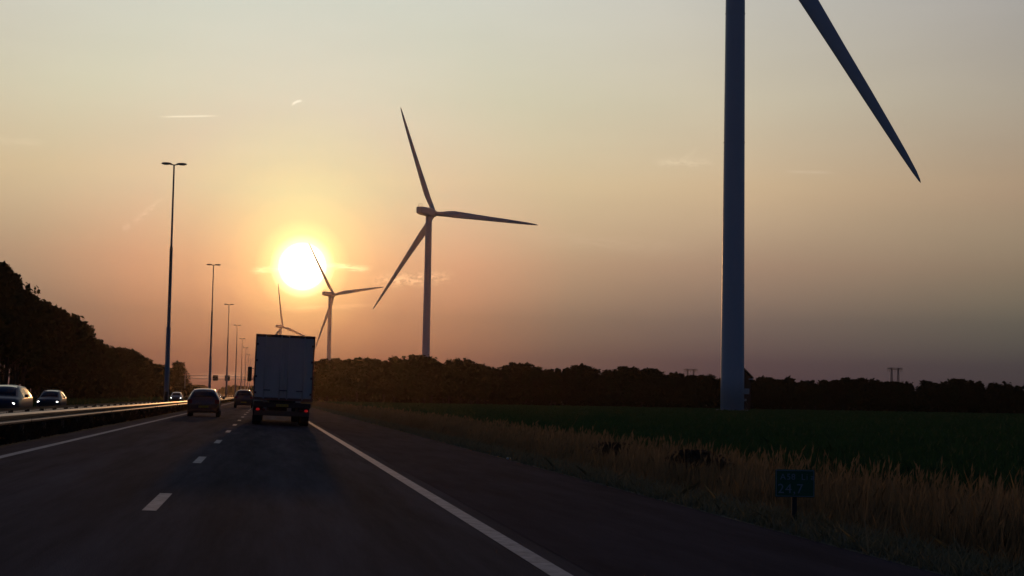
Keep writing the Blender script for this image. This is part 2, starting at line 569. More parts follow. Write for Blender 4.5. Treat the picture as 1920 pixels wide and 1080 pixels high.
def wave(x, y, s):
    return np.sin(x * 1.7 * s + 1.3 * np.sin(y * .31 * s)) * np.sin(y * .53 * s + 2.1 * np.sin(x * .7 * s))


# tall dry grass along the verge
n = 190000
y = 13 * np.exp(rng.uniform(0, 1, n) ** .9 * math.log(30))
x = 6.75 + rng.beta(1.25, 1.3, n) * 4.4
wv = wave(x, y, .8)
keep = rng.uniform(0, 1, n) < .45 + .45 * wv + .2
x, y, wv = x[keep], y[keep], wv[keep]
wv2 = wave(x + 7, y + 3, 2.3)
h = .85 * (.30 + .12 * wv + .10 * wv2 + rng.gamma(1.6, .08, len(x))) * np.clip((x - 6.55) / .9, .35, 1)
o = blades("tall_grass", x, y, gz(x) - .02, h, .0045 + .00036 * y, M["dry"], .20, 3)
tag(o, "tall dry grass on the verge beside the hard shoulder", "grass", kind="stuff")
# thin stalks with seed heads standing above it
n = 2600
y = 13 * np.exp(rng.uniform(0, 1, n) * math.log(14))
x = 6.9 + rng.beta(1.3, 1.3, n) * 4.3
h = rng.uniform(.45, .82, n)
r3 = np.random.default_rng(17)
lx, ly = r3.normal(.06, .13, n), r3.normal(0, .13, n)
w3 = .0035 + .00022 * y
a3_ = r3.uniform(-.7, .7, n)
dx, dy = np.cos(a3_), np.sin(a3_)
zb3 = gz(x) - .02
def pt(f, k, sgn):
    return np.stack([x + lx * f ** 1.6 + sgn * dx * k * w3, y + ly * f ** 1.6 + sgn * dy * k * w3, zb3 + h * f], 1)
V3 = np.stack([pt(0, .5, -1), pt(0, .5, 1), pt(.8, .4, 1), pt(.86, 1.9, 1), pt(1, .2, 1), pt(.86, 1.9, -1), pt(.8, .4, -1)], 1).reshape(-1, 3)
o = np_mesh("grass_stalks", V3, (np.arange(n)[:, None] * 7 + np.arange(7)[None]).astype(np.int32), M["dry"])
tag(o, "thin dry stalks with seed heads above the tall verge grass", "grass", kind="stuff")
# short pale strip right beside the asphalt
n = 40000
y = 11 * np.exp(rng.uniform(0, 1, n) * math.log(22))
x = 5.86 + rng.beta(1.4, 1.6, n) * 1.15
o = blades("short_grass", x, y, gz(x) - .01 + .015, rng.gamma(2.5, .028, n) + .03, .010 + .0006 * y, M["strip"], .5, 5)
tag(o, "short pale grass along the edge of the asphalt", "grass", kind="stuff")
# the green field
n = 150000
y = 15 * np.exp(rng.uniform(0, 1, n) * math.log(24))
x = 11.2 + rng.uniform(0, 1, n) * (y * .52 + 3)
wv = wave(x, y, .25)
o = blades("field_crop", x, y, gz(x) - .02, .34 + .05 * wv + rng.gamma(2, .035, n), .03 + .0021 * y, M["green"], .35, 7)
tag(o, "dark green crop in the field below the wind turbines", "crop", kind="stuff")
# median grass
n = 36000
y = 14 * np.exp(rng.uniform(0, 1, n) * math.log(26))
x = -9.6 + rng.uniform(0, 1, n) * 4.0
o = blades("median_grass", x, y, gz(x) - .01, .10 + rng.gamma(2, .06, n), .02 + .0007 * y, M["dull"], .35, 9)
tag(o, "low grass in the median between the guard rails", "grass", kind="stuff")
n = 30000
y = 60 * np.exp(rng.uniform(0, 1, n) * math.log(9))
x = -33 + rng.uniform(0, 1, n) * 12.3
o = blades("roadside_grass", x, y, gz(x) - .01, .2 + rng.gamma(2, .10, n), .03 + .0008 * y, M["green"], .35, 10)
tag(o, "rough grass under the trees beyond the opposite carriageway", "grass", kind="stuff")

# ------------------------------------------------------------------ trees
def crown_mesh(name, seed, w, hb, ht, n_lobe, n_leaf, size, m, cone=0.0):
    """leaf clumps in uneven lobes: w half width, from height hb to ht (tree of height 10)"""
    r = np.random.default_rng(seed)
    P = []
    for i in range(n_lobe):
        t = (i + .5) / n_lobe
        zc = hb + (ht - hb) * (.10 + .82 * t)
        rad = w * (.95 - .55 * abs(t - .42) ** 1.3 * 2) * (1 - cone * t)
        a = i * 2.399 + r.uniform(-.5, .5)
        d = rad * r.uniform(.15, .75)
        c = np.array([math.cos(a) * d, math.sin(a) * d, zc])
        lr = rad * r.uniform(.26, .60)
        k = int(n_leaf / n_lobe)
        u = r.normal(size=(k, 3)); u /= np.linalg.norm(u, axis=1)[:, None]
        rr = lr * (.1 + 1.2 * r.uniform(0, 1, k) ** .62) * (1 + .22 * np.sin(u[:, 0] * 5 + i) * np.cos(u[:, 2] * 4 + i))
        P.append(c + u * rr[:, None] * np.array([1, 1, .85]))
    P = np.concatenate(P)
    P = P[P[:, 2] > hb * .8]
    P[:, 2] = np.minimum(P[:, 2], ht - (P[:, 2] > ht) * r.uniform(0, .4, len(P)))
    n = len(P)
    a = r.normal(size=(n, 3)); a /= np.linalg.norm(a, axis=1)[:, None]
    b = np.cross(a, r.normal(size=(n, 3))); b /= np.linalg.norm(b, axis=1)[:, None]
    s = size * r.uniform(.55, 1.35, n)[:, None]
    V = np.stack([P - a * s, P + b * s * .6, P + a * s, P - b * s * .6 + .15 * s * np.cross(a, b)], 1)
    Fq = (np.arange(n)[:, None] * 4 + np.arange(4)[None]).astype(np.int32)
    return np_mesh(name, V, Fq, m, link=False)


def trunk_mesh(name, seed, hb, ht, w):
    r = random.Random(seed)
    mb = MB()
    pts = [(0, 0, -.1)]
    px = py = 0
    for i in range(1, 7):
        px += r.uniform(-.12, .12); py += r.uniform(-.12, .12)
        pts.append((px, py, ht * .82 * i / 6))
    mb.tube(pts, [.22, .17, .15, .13, .10, .06, .03], 7)
    for i in range(9):
        z = hb * .8 + (ht * .75 - hb) * i / 9
        a = i * 2.4 + r.uniform(-.4, .4)
        L = w * r.uniform(.5, .85) * (1 - .4 * i / 9)
        p0 = (px * z / ht, py * z / ht, z)
        p1 = (p0[0] + math.cos(a) * L * .5, p0[1] + math.sin(a) * L * .5, z + L * .3)
        p2 = (p0[0] + math.cos(a) * L, p0[1] + math.sin(a) * L, z + L * .75)
        mb.tube([p0, p1, p2], [.07, .045, .02], 5)
    o = mb.build(name, M["bark"])
    me = o.data
    bpy.data.objects.remove(o)
    return me


TREES = []
for i in range(9):
    tall = i % 3
    w = (2.9, 2.3, 3.3)[tall]
    hb = (1.8, .9, 1.1)[tall]
    cm = crown_mesh("crown", 30 + i, w, hb, 10.0, (34, 28, 38)[tall], 4200, .24, M["leaf"] if i % 2 else M["leaf2"], (.1, .35, .0)[tall])
    tm = trunk_mesh("trunk", 60 + i, hb, 10.0, w)
    TREES.append((cm, tm))
for i in range(2):
    TREES.append((crown_mesh("crown", 130 + i, 3.1, 3.5, 10.0, 34, 4200, .24, M["leaf"], .05), trunk_mesh("trunk", 160 + i, 3.0, 10.0, 3.0)))
BUSH = [crown_mesh("foliage", 80 + i, .55, 0.0, .62, 22, 5200, .026, M["bushleaf"]) for i in range(3)]


def tree(x, y, h, kind, label, group, width=1.0, name="tree", z=-.14, cat="tree"):
    e = empty(name, (x, y, z), random.uniform(0, 6.28))
    s = h / 10.0
    e.scale = (s * width, s * width, s)
    cm, tm = TREES[kind]
    for nm, me in (("crown", cm), ("trunk", tm)):
        o = bpy.data.objects.new(nm, me); COL.objects.link(o); o.parent = e
    tag(e, label, cat, group)
    return e


# row beyond the opposite carriageway
LP = [(-60, 470), (0, 497), (15, 502), (30, 530), (60, 552), (85, 562), (115, 566), (140, 590), (165, 603), (180, 634), (200, 640), (215, 650), (252, 652), (270, 665), (300, 682), (318, 682)]
GL = "trees lining the far side of the opposite carriageway"
px = -45.0
i = 0
while px < 318:
    for row in range(2):
        pxx = px + random.uniform(-3, 3) + row * 7
        X = -27.5 - row * 5.5 + random.uniform(-1, 1)
        d = X * F / (pxx - 496)
        ytop = interp(pxx, [p[0] for p in LP], [p[1] for p in LP]) + (0 if (i % 3 != 2 and row == 0) else random.uniform(4, 16))
        h = at(pxx, ytop, d).z + .14
        d2 = d
        tree(X, d2, h * 1.02, i % 9 if pxx > 82 else 9 + i % 2, ("tallest dark leafy tree" if pxx < 60 else "dark leafy tree of middling height" if pxx < 180 else "lower, farther leafy tree") + (" in the front" if row == 0 else " in the back") + " row, " + ("over the oncoming cars" if pxx < 130 else "past the oncoming cars" if pxx < 240 else "by the nearest lamp post"), GL + str(int(row)).replace("0", ", front row").replace("1", ", back row"), width=random.uniform(1.0, 1.25))
        i += 1
    px += max(5.5, 13 * (1 - px / 420))
e = tree(at(333, 740, 560).x, 560, at(333, 676, 560).z, 2, "tree with a spreading crown at the far end of the row, left of the gantry", None, width=1.15)
# far wood where the road vanishes
FP = [(345, 704), (358, 722), (366, 721), (380, 719), (392, 724), (402, 729), (414, 727), (420, 723), (440, 721), (470, 723), (500, 720), (540, 716), (585, 712)]
GF = "far trees where the motorway vanishes"
px = 348.0
while px < 590:
    if not 399 < px < 409:
        d = random.uniform(1000, 1250)
        yt = interp(px, [p[0] for p in FP], [p[1] for p in FP])
        P = at(px, yt + random.uniform(-1, 2.5), d)
        tree(P.x, d, P.z + .14, random.randrange(9), "small hazy tree of the far wood where the motorway vanishes", GF, width=random.uniform(1.2, 1.7))
    px += random.uniform(5, 7)
# the wood behind the field
RP = [(560, 684), (590, 674), (612, 670), (640, 672), (660, 666), (675, 662), (690, 670), (715, 673), (740, 670), (770, 659), (785, 661), (800, 669), (830, 676), (850, 672), (870, 668), (890, 672), (905, 681), (940, 687), (960, 680), (985, 678), (1003, 684), (1015, 690), (1040, 689), (1062, 684), (1085, 679), (1105, 683), (1130, 692), (1150, 692), (1170, 686), (1190, 682), (1215, 688), (1240, 693), (1265, 697), (1290, 698), (1310, 702), (1340, 704), (1375, 706), (1430, 706), (1470, 709), (1500, 709), (1530, 711), (1560, 708), (1590, 707), (1620, 706), (1645, 708), (1665, 713), (1690, 716), (1705, 718), (1740, 712), (1770, 712), (1790, 709), (1815, 709), (1840, 713), (1865, 719), (1885, 722), (1900, 720), (1925, 728), (2000, 732)]
GR = "trees along the front edge of the wood behind the field"
GR2 = "trees standing deeper in the wood behind the field"
xs = [p[0] for p in RP]; ysp = [p[1] for p in RP]
def where(p):
    for lim, w in ((700, "beside the truck"), (780, "just short of the second turbine"), (860, "below the second turbine"), (1000, "past the second turbine"), (1150, "midway between both nearest turbines"),
                   (1270, "where it stands highest"), (1350, "right up to the nearest tower"), (1480, "beside the farmhouse"), (1620, "between farmhouse and pylon"), (1740, "below the power pylon"), (1840, "just past the power pylon")):
        if p < lim: return w
    return "where it drops past the pylon"


px = 598.0
while px < 1960:
    for row in range(2):
        d = (340, 362)[row] + random.uniform(-5, 5)
        pxx = px + random.uniform(-6, 6)
        yt = interp(pxx, xs, ysp)
        if row == 0: yt += random.uniform(2, 12)
        else: yt += random.uniform(-2.5, 3)
        P = at(pxx, yt, d)
        if P.x > 9.5 + 2:
            tree(P.x, d, P.z + .14, random.randrange(9), ("dark leafy tree at the front edge of the wood, " if row == 0 else "dark tree whose top shows over the wood, ") + where(pxx), (GR, GR2)[row] + ", " + where(pxx), width=random.uniform(1.15, 1.6))
    px += random.uniform(15, 21)
# wood running on along our side of the motorway, behind the truck
d = 395.0
while d < 900:
    X = 14 + random.uniform(0, 4)
    tree(X, d, random.uniform(9.5, 12), random.randrange(9), "dark tree close to our carriageway beyond the truck", "trees along our side of the motorway", width=1.2)
    d += random.uniform(20, 30)


# dense undergrowth that closes the wood at its foot
def undergrowth(name, pts, h, n, size, label, seed):
    r = np.random.default_rng(seed)
    k = r.integers(0, len(pts) - 1, n)
    t = r.uniform(0, 1, n)
    P = np.array(pts, dtype=float)
    L = np.linalg.norm(P[1:] - P[:-1], axis=1)
    k = r.choice(len(L), n, p=L / L.sum())
    q = P[k] + (P[k + 1] - P[k]) * t[:, None]
    x = q[:, 0] + r.normal(0, 1.3, n); y = q[:, 1] + r.normal(0, 1.3, n)
    hh = h * (1 + .3 * np.sin(x * .35 + y * .05) + .15 * np.sin(x * 1.3))
    z = -.14 + r.uniform(0, 1, n) ** 1.15 * hh
    C = np.stack([x, y, z], 1)
    a = r.normal(size=(n, 3)); a /= np.linalg.norm(a, axis=1)[:, None]
    b = np.cross(a, r.normal(size=(n, 3))); b /= np.linalg.norm(b, axis=1)[:, None]
    s = size * r.uniform(.6, 1.4, n)[:, None]
    V = np.stack([C - a * s, C + b * s * .6, C + a * s, C - b * s * .6], 1)
    Fq = (np.arange(n)[:, None] * 4 + np.arange(4)[None]).astype(np.int32)
    return tag(np_mesh(name, V, Fq, M["leaf2"]), label, "undergrowth", kind="stuff")


undergrowth("undergrowth", [(12, 900), (13, 380), (14, 345), (60, 338), (120, 338), (190, 340), (300, 345)], 5.4, 90000, .55, "dense dark undergrowth at the foot of the wood behind the field", 21)
undergrowth("hedge_growth", [(-27, 225), (-27, 500), (-26, 620)], 3.4, 22000, .42, "dark undergrowth at the foot of the tree row beyond the opposite carriageway", 22)
undergrowth("roadside_scrub", [(-29, 110), (-28, 225)], .9, 6000, .3, "low dark scrub under the tallest trees beyond the opposite carriageway", 23)

# dark low bushes in the dry grass by the hard shoulder
for (X, Y, w, h, lab) in ((8.3, 29.4, .40, .62, "wide low dark bush in the dry grass, nearest the green marker sign"),
                          (8.4, 37.2, .28, .55, "narrow low dark bush in the dry grass, farther from the marker sign")):
    e = empty("bush", (X, Y, gz(X)), random.uniform(0, 6))
    e.scale = (w / .5, w / .5 * 2.4, h / .6)
    o = bpy.data.objects.new("foliage", BUSH[int(Y) % 3]); COL.objects.link(o); o.parent = e
    tag(e, lab, "bush")

# ------------------------------------------------------------------ wind turbines
def airfoil(chord, thick, n=14):
    pts = []
    for k in range(n):
        a = 2 * PI * k / n
        u = .5 * (1 + math.cos(a))                     # 1 trailing .. 0 leading
        th = thick * (.30 + .70 * math.sin(PI * min(1, (1 - u) ** .0 * u ** .7 if u > 0 else 0)))
        yy = math.sin(a) * .5 * thick * (1 if u < .5 else 1 - (u - .5) ** 1.5 * 1.4)
        pts.append(((u - .32) * chord, yy))
    return pts


def blade_part(parent, L):
    k = L / 58.5
    st = [(1.2, 2.3, 2.3), (3.0, 2.3, 2.25), (5.5, 2.6, 1.9), (8.5, 3.2, 1.45), (11.5, 3.55, 1.12), (16, 3.30, .85), (23, 2.80, .62), (32, 2.30, .46), (41, 1.90, .34), (48, 1.50, .25), (53, 1.15, .18), (56.5, .75, .11), (58, .38, .06), (58.5, .10, .03)]
    rings = []
    for r, c, th in st:
        tw = R(14) * (1 - r / 58.5) ** 2
        circ = max(0, 1 - (r - 2.5) / 6) if r > 2.5 else 1
        af = airfoil(c, th)
        n = len(af)
        ring = []
        for i, (u, v) in enumerate(af):
            a = 2 * PI * i / n
            uc, vc = math.cos(a) * c / 2, math.sin(a) * c / 2
            uu, vv = u * (1 - circ) + uc * circ, v * (1 - circ) + vc * circ
            U = uu * math.cos(tw) - vv * math.sin(tw); V = uu * math.sin(tw) + vv * math.cos(tw)
            # blade runs along +x of the rotor, chord along z, thickness along the shaft (y); slight pre-bend
            ring.append((r * k, V + .9 * (r / 58.5) ** 2, U))
        rings.append(ring)
    mb = MB()
    mb.loft(rings)
    return mb.build("blade", M["blade"], parent)


def turbine(x, d, psi, phi, label, H=91.0, L=58.5, z=-.14, yaw_fix=0):
    """psi: heading of the shaft from straight ahead, phi: angle of the first blade"""
    root = empty("wind_turbine", (x, d, z))
    tag(root, label, "wind turbine", "wind turbines beside the motorway")
    mb = MB()
    Ht = H - 1.6
    segs = 16
    mb.tube([(0, 0, Ht * i / segs) for i in range(segs + 1)], [2.0 - .42 * (i / segs) ** 1.0 for i in range(segs + 1)], 48)
    mb.build("tower", M["tower"], root)
    for zz in (21.5, 46.0, 68.5):                     # flange seams
        rr = 2.0 - .42 * zz / Ht
        f = MB(); f.tube([(0, 0, zz - .04), (0, 0, zz + .04)], rr + .05, 48)
        f.build("flange", M["tower"], root)
    f = MB(); f.tube([(0, 0, -.4), (0, 0, .28)], 2.7, 40)
    f.build("foundation", M["concrete"], root)
    a = R(-psi)
    ca, sa = math.cos(a), math.sin(a)
    n = Vector((math.sin(R(psi)), math.cos(R(psi)), 0)); u = Vector((math.cos(R(psi)), -math.sin(R(psi)), 0))
    nac = MB()
    rings = []
    for yy, w, zb, zt in ((-9.0, 1.25, -1.0, 1.75), (-8.7, 1.6, -1.35, 1.95), (-5, 1.85, -1.75, 2.05), (0, 1.95, -1.9, 2.1), (2.4, 1.8, -1.75, 1.95), (3.1, 1.35, -1.35, 1.4)):
        ring = []
        for s1, t1 in ((-1, 0), (-1, .12), (-.86, 0), (.86, 0), (1, .12), (1, .88), (.86, 1), (-.86, 1), (-1, .88)):
            pass
        for cx, cz in ((-.8, 0), (.8, 0), (1, .16), (1, .84), (.8, 1), (-.8, 1), (-1, .84), (-1, .16)):
            q = u * (cx * w) + n * yy
            ring.append((q.x, q.y, H + zb + (zt - zb) * cz))
        rings.append(ring)
    nac.loft(rings, smooth=False)
    no = nac.build("nacelle", M["tower"], root)
    # cooler frame and wind mast on the tail
    c = MB()
    for s1 in (-1, 1):
        p = n * -7.6 + u * (1.1 * s1)
        c.tube([(p.x, p.y, H + 1.9), (p.x, p.y, H + 3.4)], .06, 6)
    p0, p1 = n * -7.6 - u * 1.15, n * -7.6 + u * 1.15
    c.tube([(p0.x, p0.y, H + 3.4), (p1.x, p1.y, H + 3.4)], .06, 6)
    c.tube([(p0.x, p0.y, H + 2.7), (p1.x, p1.y, H + 2.7)], .04, 6)
    c.build("wind_gauge", M["galv"], no)
    hub = MB()
    hp = n * 4.5
    hub.loft([[(hp.x + n.x * s1 + (u.x * math.cos(w)) * r1, hp.y + n.y * s1 + (u.y * math.cos(w)) * r1, H + math.sin(w) * r1) for w in [2 * PI * k / 20 for k in range(20)]]
              for s1, r1 in ((-1.5, 1.35), (-1.2, 1.65), (.6, 1.7), (1.5, 1.35), (2.1, .8), (2.35, .2))])
    ho = hub.build("hub", M["blade"], root)
    for k in range(3):
        b = blade_part(root, L)
        w = R(phi + 120 * k)
        ex = u * math.cos(w) + Vector((0, 0, 1)) * math.sin(w)
        ey = n
        ez = ex.cross(ey)
        b.matrix_local = Matrix(((ex.x, ey.x, ez.x, hp.x), (ex.y, ey.y, ez.y, hp.y), (ex.z, ey.z, ez.z, H), (0, 0, 0, 1)))
    # door with its steps, facing the motorway
    dr = MB(); dr.box(-.45, .45, -2.09, -1.95, 1.6, 3.7, .03)
    do = dr.build("door", M["darkmetal"], root); do.rotation_euler = (0, 0, R(125))
    st = MB()
    for i in range(5):
        st.box(-.5, .5, -3.6 + .28 * i, -3.34 + .28 * i, .22 + .25 * i, .27 + .25 * i)
    for s1 in (-.52, .52):
        st.tube([(s1, -3.7, .2), (s1, -2.2, 1.5)], .04, 6); st.tube([(s1, -3.7, 1.2), (s1, -2.2, 2.5)], .025, 6)
        st.tube([(s1, -3.7, .2), (s1, -3.7, 1.2)], .025, 6)
    so_ = st.build("steps", M["galv"], root); so_.rotation_euler = (0, 0, R(125))
    return root


turbine(78.4, 254, 30, -59.2, "huge nearest wind turbine whose tower rises out of the picture from the green field", H=90.0, L=59.6, z=.0)
turbine(77.8, 758.7, 40, -8 + 0, "second nearest wind turbine, whole rotor visible just to the right of the low sun", H=93.2, L=60.0)
turbine(54.6, 1366.5, 46, 5, "hazy wind turbine whose blade tip reaches into the glare of the sun")
turbine(18.2, 2039, 38, 100, "farthest wind turbine, faint and small, rising from behind the truck", H=91)

# ------------------------------------------------------------------ lamp posts
def lamp_post():
    root = empty("street_lamp")
    mb = MB()
    mb.tube([(0, 0, 0), (0, 0, .5), (0, 0, 6.0)], [.20, .185, .165], 12)
    mb.tube([(0, 0, 6.0), (0, 0, 6.12), (0, 0, 12.0)], [.165, .13, .115], 12, caps=False)
    mb.tube([(0, 0, 12.0), (0, 0, 12.1), (0, 0, 18.2)], [.115, .085, .06], 10)
    mb.build("mast", M["mast"], root)
    b = MB(); b.box(-.12, .12, -.215, -.17, .6, 1.3, .01)
    b.build("access_door", M["darkmetal"], root)
    arm = MB(); arm.tube([(-.35, 0, 18.22), (0, 0, 18.16), (.35, 0, 18.22)], .045, 8)
    arm.build("arm", M["mast"], root)
    for s in (-1, 1):
        h = MB()
        rings = []
        for t, w, hh in ((.18, .05, .04), (.28, .11, .08), (.45, .16, .11), (.70, .17, .11), (.88, .12, .08), (.94, .04, .03)):
            rings.append([(s * t, math.cos(a) * w, 18.24 + math.sin(a) * hh * (1 if math.sin(a) > 0 else .7)) for a in [2 * PI * k / 12 for k in range(12)]])
        h.loft(rings)
        lo = h.build("lamp_head", M["mast"], root)
        g_ = MB()
        g_.loft([[(s * t, math.cos(a) * w, 18.168 + math.sin(a) * .02) for a in [2 * PI * k / 10 for k in range(10)]] for t, w in ((.40, .06), (.5, .11), (.68, .11), (.78, .06))])
        g_.build("lens", M["lampglass"], lo)
    return root


LAB = ["nearest double-headed lamp post in the median, tallest in view", "second nearest double-headed lamp post, left of the silver hatchback's roof", "third nearest double-headed lamp post in the median row", "fourth nearest double-headed lamp post in the median row", "fifth nearest double-headed lamp post in the median row",
       "sixth nearest double-headed lamp post, small and hazy", "seventh nearest double-headed lamp post, smaller and paler still", "farthest double-headed lamp post still told apart beside the truck"]
proto = lamp_post()
for i, d in enumerate((119, 211, 303, 394, 486, 578, 672, 766)):
    o = proto if i == 0 else copy_tree(proto)
    o.location = (-7.28, d, .115)
    o.scale = (1, 1, 1.018)
    tag(o, LAB[i], "lamp post", "double-headed lamp posts in the median")

# ------------------------------------------------------------------ guard rails
def guard_rail(x, y0, y1, ztop, side, label, step=4.0, lower=True):
    """W-beam on posts; side = +1 faces +x"""
    root = empty("guard_rail", (x, y0, 0))
    tag(root, label, "guard rail")
    prof = [(.00, 0), (.03, -.012), (.082, -.055), (.082, -.095), (.0, -.155), (.082, -.215), (.082, -.255), (.03, -.298), (0, -.31)]
    t_ = .006
    n = len(prof)
    mb = MB()
    ys = np.arange(0, y1 - y0 + .1, 8.0)
    rings = []
    for yy in ys:
        ring = [(side * p[0], yy, ztop + p[1]) for p in prof] + [(side * p[0] - side * t_, yy, ztop + p[1]) for p in prof[::-1]]
        rings.append(ring)
    mb.loft(rings, smooth=False)
    mb.build("beam", M["galv"], root)
    gzz = .10
    yy = 1.0; k = 0
    stuff = MB()
    pm = None
    while yy < y1 - y0:
        def post(m_):
            m_.box(-side * .13 - .05, -side * .13 + .05, -.03, .03, gzz, ztop - .07)
            m_.box(min(-side * .08, -side * .006), max(-side * .08, -side * .006), -.04, .04, ztop - .24, ztop - .10)
        if k < 90:
            if pm is None:
                m_ = MB(); post(m_); o = m_.build("post", M["galv"], root); pm = o.data
            else:
                o = bpy.data.objects.new("post", pm); COL.objects.link(o); o.parent = root
            o.location = (0, yy, 0)
        else:
            m_ = MB(); post(m_)
            stuff.add([(p[0], p[1] + yy, p[2]) for p in m_.v], m_.f)
        yy += step; k += 1
    if stuff.v:
        tag(stuff.build("far_posts", M["galv"], root), kind="stuff")
    return root


guard_rail(-5.95, 16, 900, .78, 1, "long steel guard rail along the left edge of our carriageway")
guard_rail(-9.25, 30, 141, .67, -1, "shorter steel guard rail across the median, ending by the nearest lamp post")

# ------------------------------------------------------------------ gantry with matrix signs
root = empty("sign_gantry", (0, 511, 0))
tag(root, "thin steel gantry over both carriageways carrying square matrix signs", "gantry")
mb = MB()
for zz in (6.25, 7.25):
    for yy in (-.35, .35):
        mb.tube([(-25.5, yy, zz), (8.5, yy, zz)], .07, 6)
nx = 34
for i in range(nx):
    x0 = -25.5 + i; up = i % 2
    for yy in (-.35, .35):
        mb.tube([(x0, yy, 6.25 if up else 7.25), (x0 + 1, yy, 7.25 if up else 6.25)], .035, 4, caps=False)
    mb.tube([(x0, -.35, 7.25), (x0, .35, 7.25)], .03, 4, caps=False)
mb.build("truss", M["mast"], root)
for xx in (-25.5, 8.5):
    p = MB()
    for yy in (-.35, .35):
        p.tube([(xx, yy, -.3), (xx, yy, 7.3)], .14, 8)
    for k in range(6):
        p.tube([(xx, -.35, .4 + k), (xx, .35, 1.4 + k)], .04, 4)
    p.build("leg", M["mast"], root)
sg = None
for i, xx in enumerate((-15.9, -12.1, -2.9, .56)):
    m_ = MB(); m_.box(-.85, .85, -.28, .28, 0, 1.75, .04)
    o = m_.build("matrix_sign", M["darkmetal"], root)
    o.location = (xx, .65 * (1 if i < 2 else -1), 5.75)
    fr = MB(); yy = (.285 if i < 2 else -.285)
    fr.box(-.70, .70, min(yy, yy + .004 * (1 if yy > 0 else -1)), max(yy, yy + .004 * (1 if yy > 0 else -1)), .18, 1.57)
    fr.build("display", M["glass"], o)

# ------------------------------------------------------------------ hectometre marker sign
P0 = at(1491, 990, 18.4)
X, Y = 6.48, 18.4
root = empty("marker_sign", (X, Y, -.17), R(-8))
tag(root, "small green roadside distance marker with pale lettering on a short dark post", "road sign")
mb = MB(); mb.box(-.03, .03, -.02, .02, -.1, .62, .008)
mb.build("post", M["post"], root)
mb = MB(); mb.box(-.245, .245, -.045, -.022, .345, .685, .012)
board = mb.build("board", M["sign_green"], root)


def text(s, size, loc, parent, m, name="letter"):
    x = 0.0
    for ch in s:
        if ch == " ":
            x += size * .30; continue
        cu = bpy.data.curves.new(name, "FONT")
        cu.body = ch; cu.size = size; cu.extrude = .0012
        t_ = bpy.data.objects.new("tmp", cu); COL.objects.link(t_)
        bpy.context.view_layer.update()
        me = bpy.data.meshes.new_from_object(t_.evaluated_get(bpy.context.evaluated_depsgraph_get()))
        bpy.data.objects.remove(t_)
        me.materials.clear(); me.materials.append(m)
        o = bpy.data.objects.new(name, me); COL.objects.link(o); o.parent = parent
        o.location = (loc[0] + x, loc[1], loc[2]); o.rotation_euler = (PI / 2, 0, 0)
        x += (max(v.co.x for v in me.vertices) if len(me.vertices) else 0) + size * .10


text("A58  Li a", .105, (-.185, -.047, .56), board, M["sign_white"])
text("24,7", .165, (-.215, -.047, .395), board, M["sign_white"])
fr = MB()
for b_ in ((-.235, .235, .668, .675), (-.235, .235, .355, .362), (-.235, -.228, .362, .668), (.228, .235, .362, .668)):
    fr.box(b_[0], b_[1], -.048, -.0455, b_[2], b_[3])
fr.build("border", M["sign_white"], board)

# small litter on the verge edge
m_ = MB(); m_.box(-.05, .05, -.04, .04, 0, .045, .012)
P = at(917, 850, 34)
o = m_.build("litter", M["white"]); o.location = (5.93, 37.5, -.15); o.rotation_euler = (.2, .1, .6)
tag(o, "tiny pale scrap of litter at the edge of the hard shoulder", "litter")


# ------------------------------------------------------------------ wheels and vehicles
def wheel(parent, x, y, r, w, rim=M["galv"], twin=False):
    mb = MB()
    prof = [(-w / 2, r * .62), (-w / 2, r * .93), (-w / 2 + .03, r), (w / 2 - .03, r), (w / 2, r * .93), (w / 2, r * .62)]
    n = 24
    rings = [[(px_, math.cos(a) * pr, math.sin(a) * pr) for px_, pr in prof] for a in [2 * PI * k / n for k in range(n)]]
    vs = [p for ring in rings for p in ring]; m = len(prof)
    mb.add(vs, [(i * m + k, i * m + (k + 1) % m, ((i + 1) % n) * m + (k + 1) % m, ((i + 1) % n) * m + k) for i in range(n) for k in range(m)], True)
    o = mb.build("wheel", M["rubber"], parent)
    o.location = (x, y, r)
    rm = MB()
    s = 1 if x > 0 else -1
    rm.tube([(s * w * .1, 0, 0), (s * w * .42, 0, 0), (s * w * .46, 0, 0)], [r * .615, r * .615, r * .2], 20, smooth=False)
    for k in range(5):
        a = 2 * PI * k / 5
        c, q = math.cos(a) * r * .4, math.sin(a) * r * .4
        rm.tube([(s * w * .44, 0, 0), (s * w * .45, c * 1.4, q * 1.4)], r * .07, 5)
    rm.build("rim", rim, o)
    return o


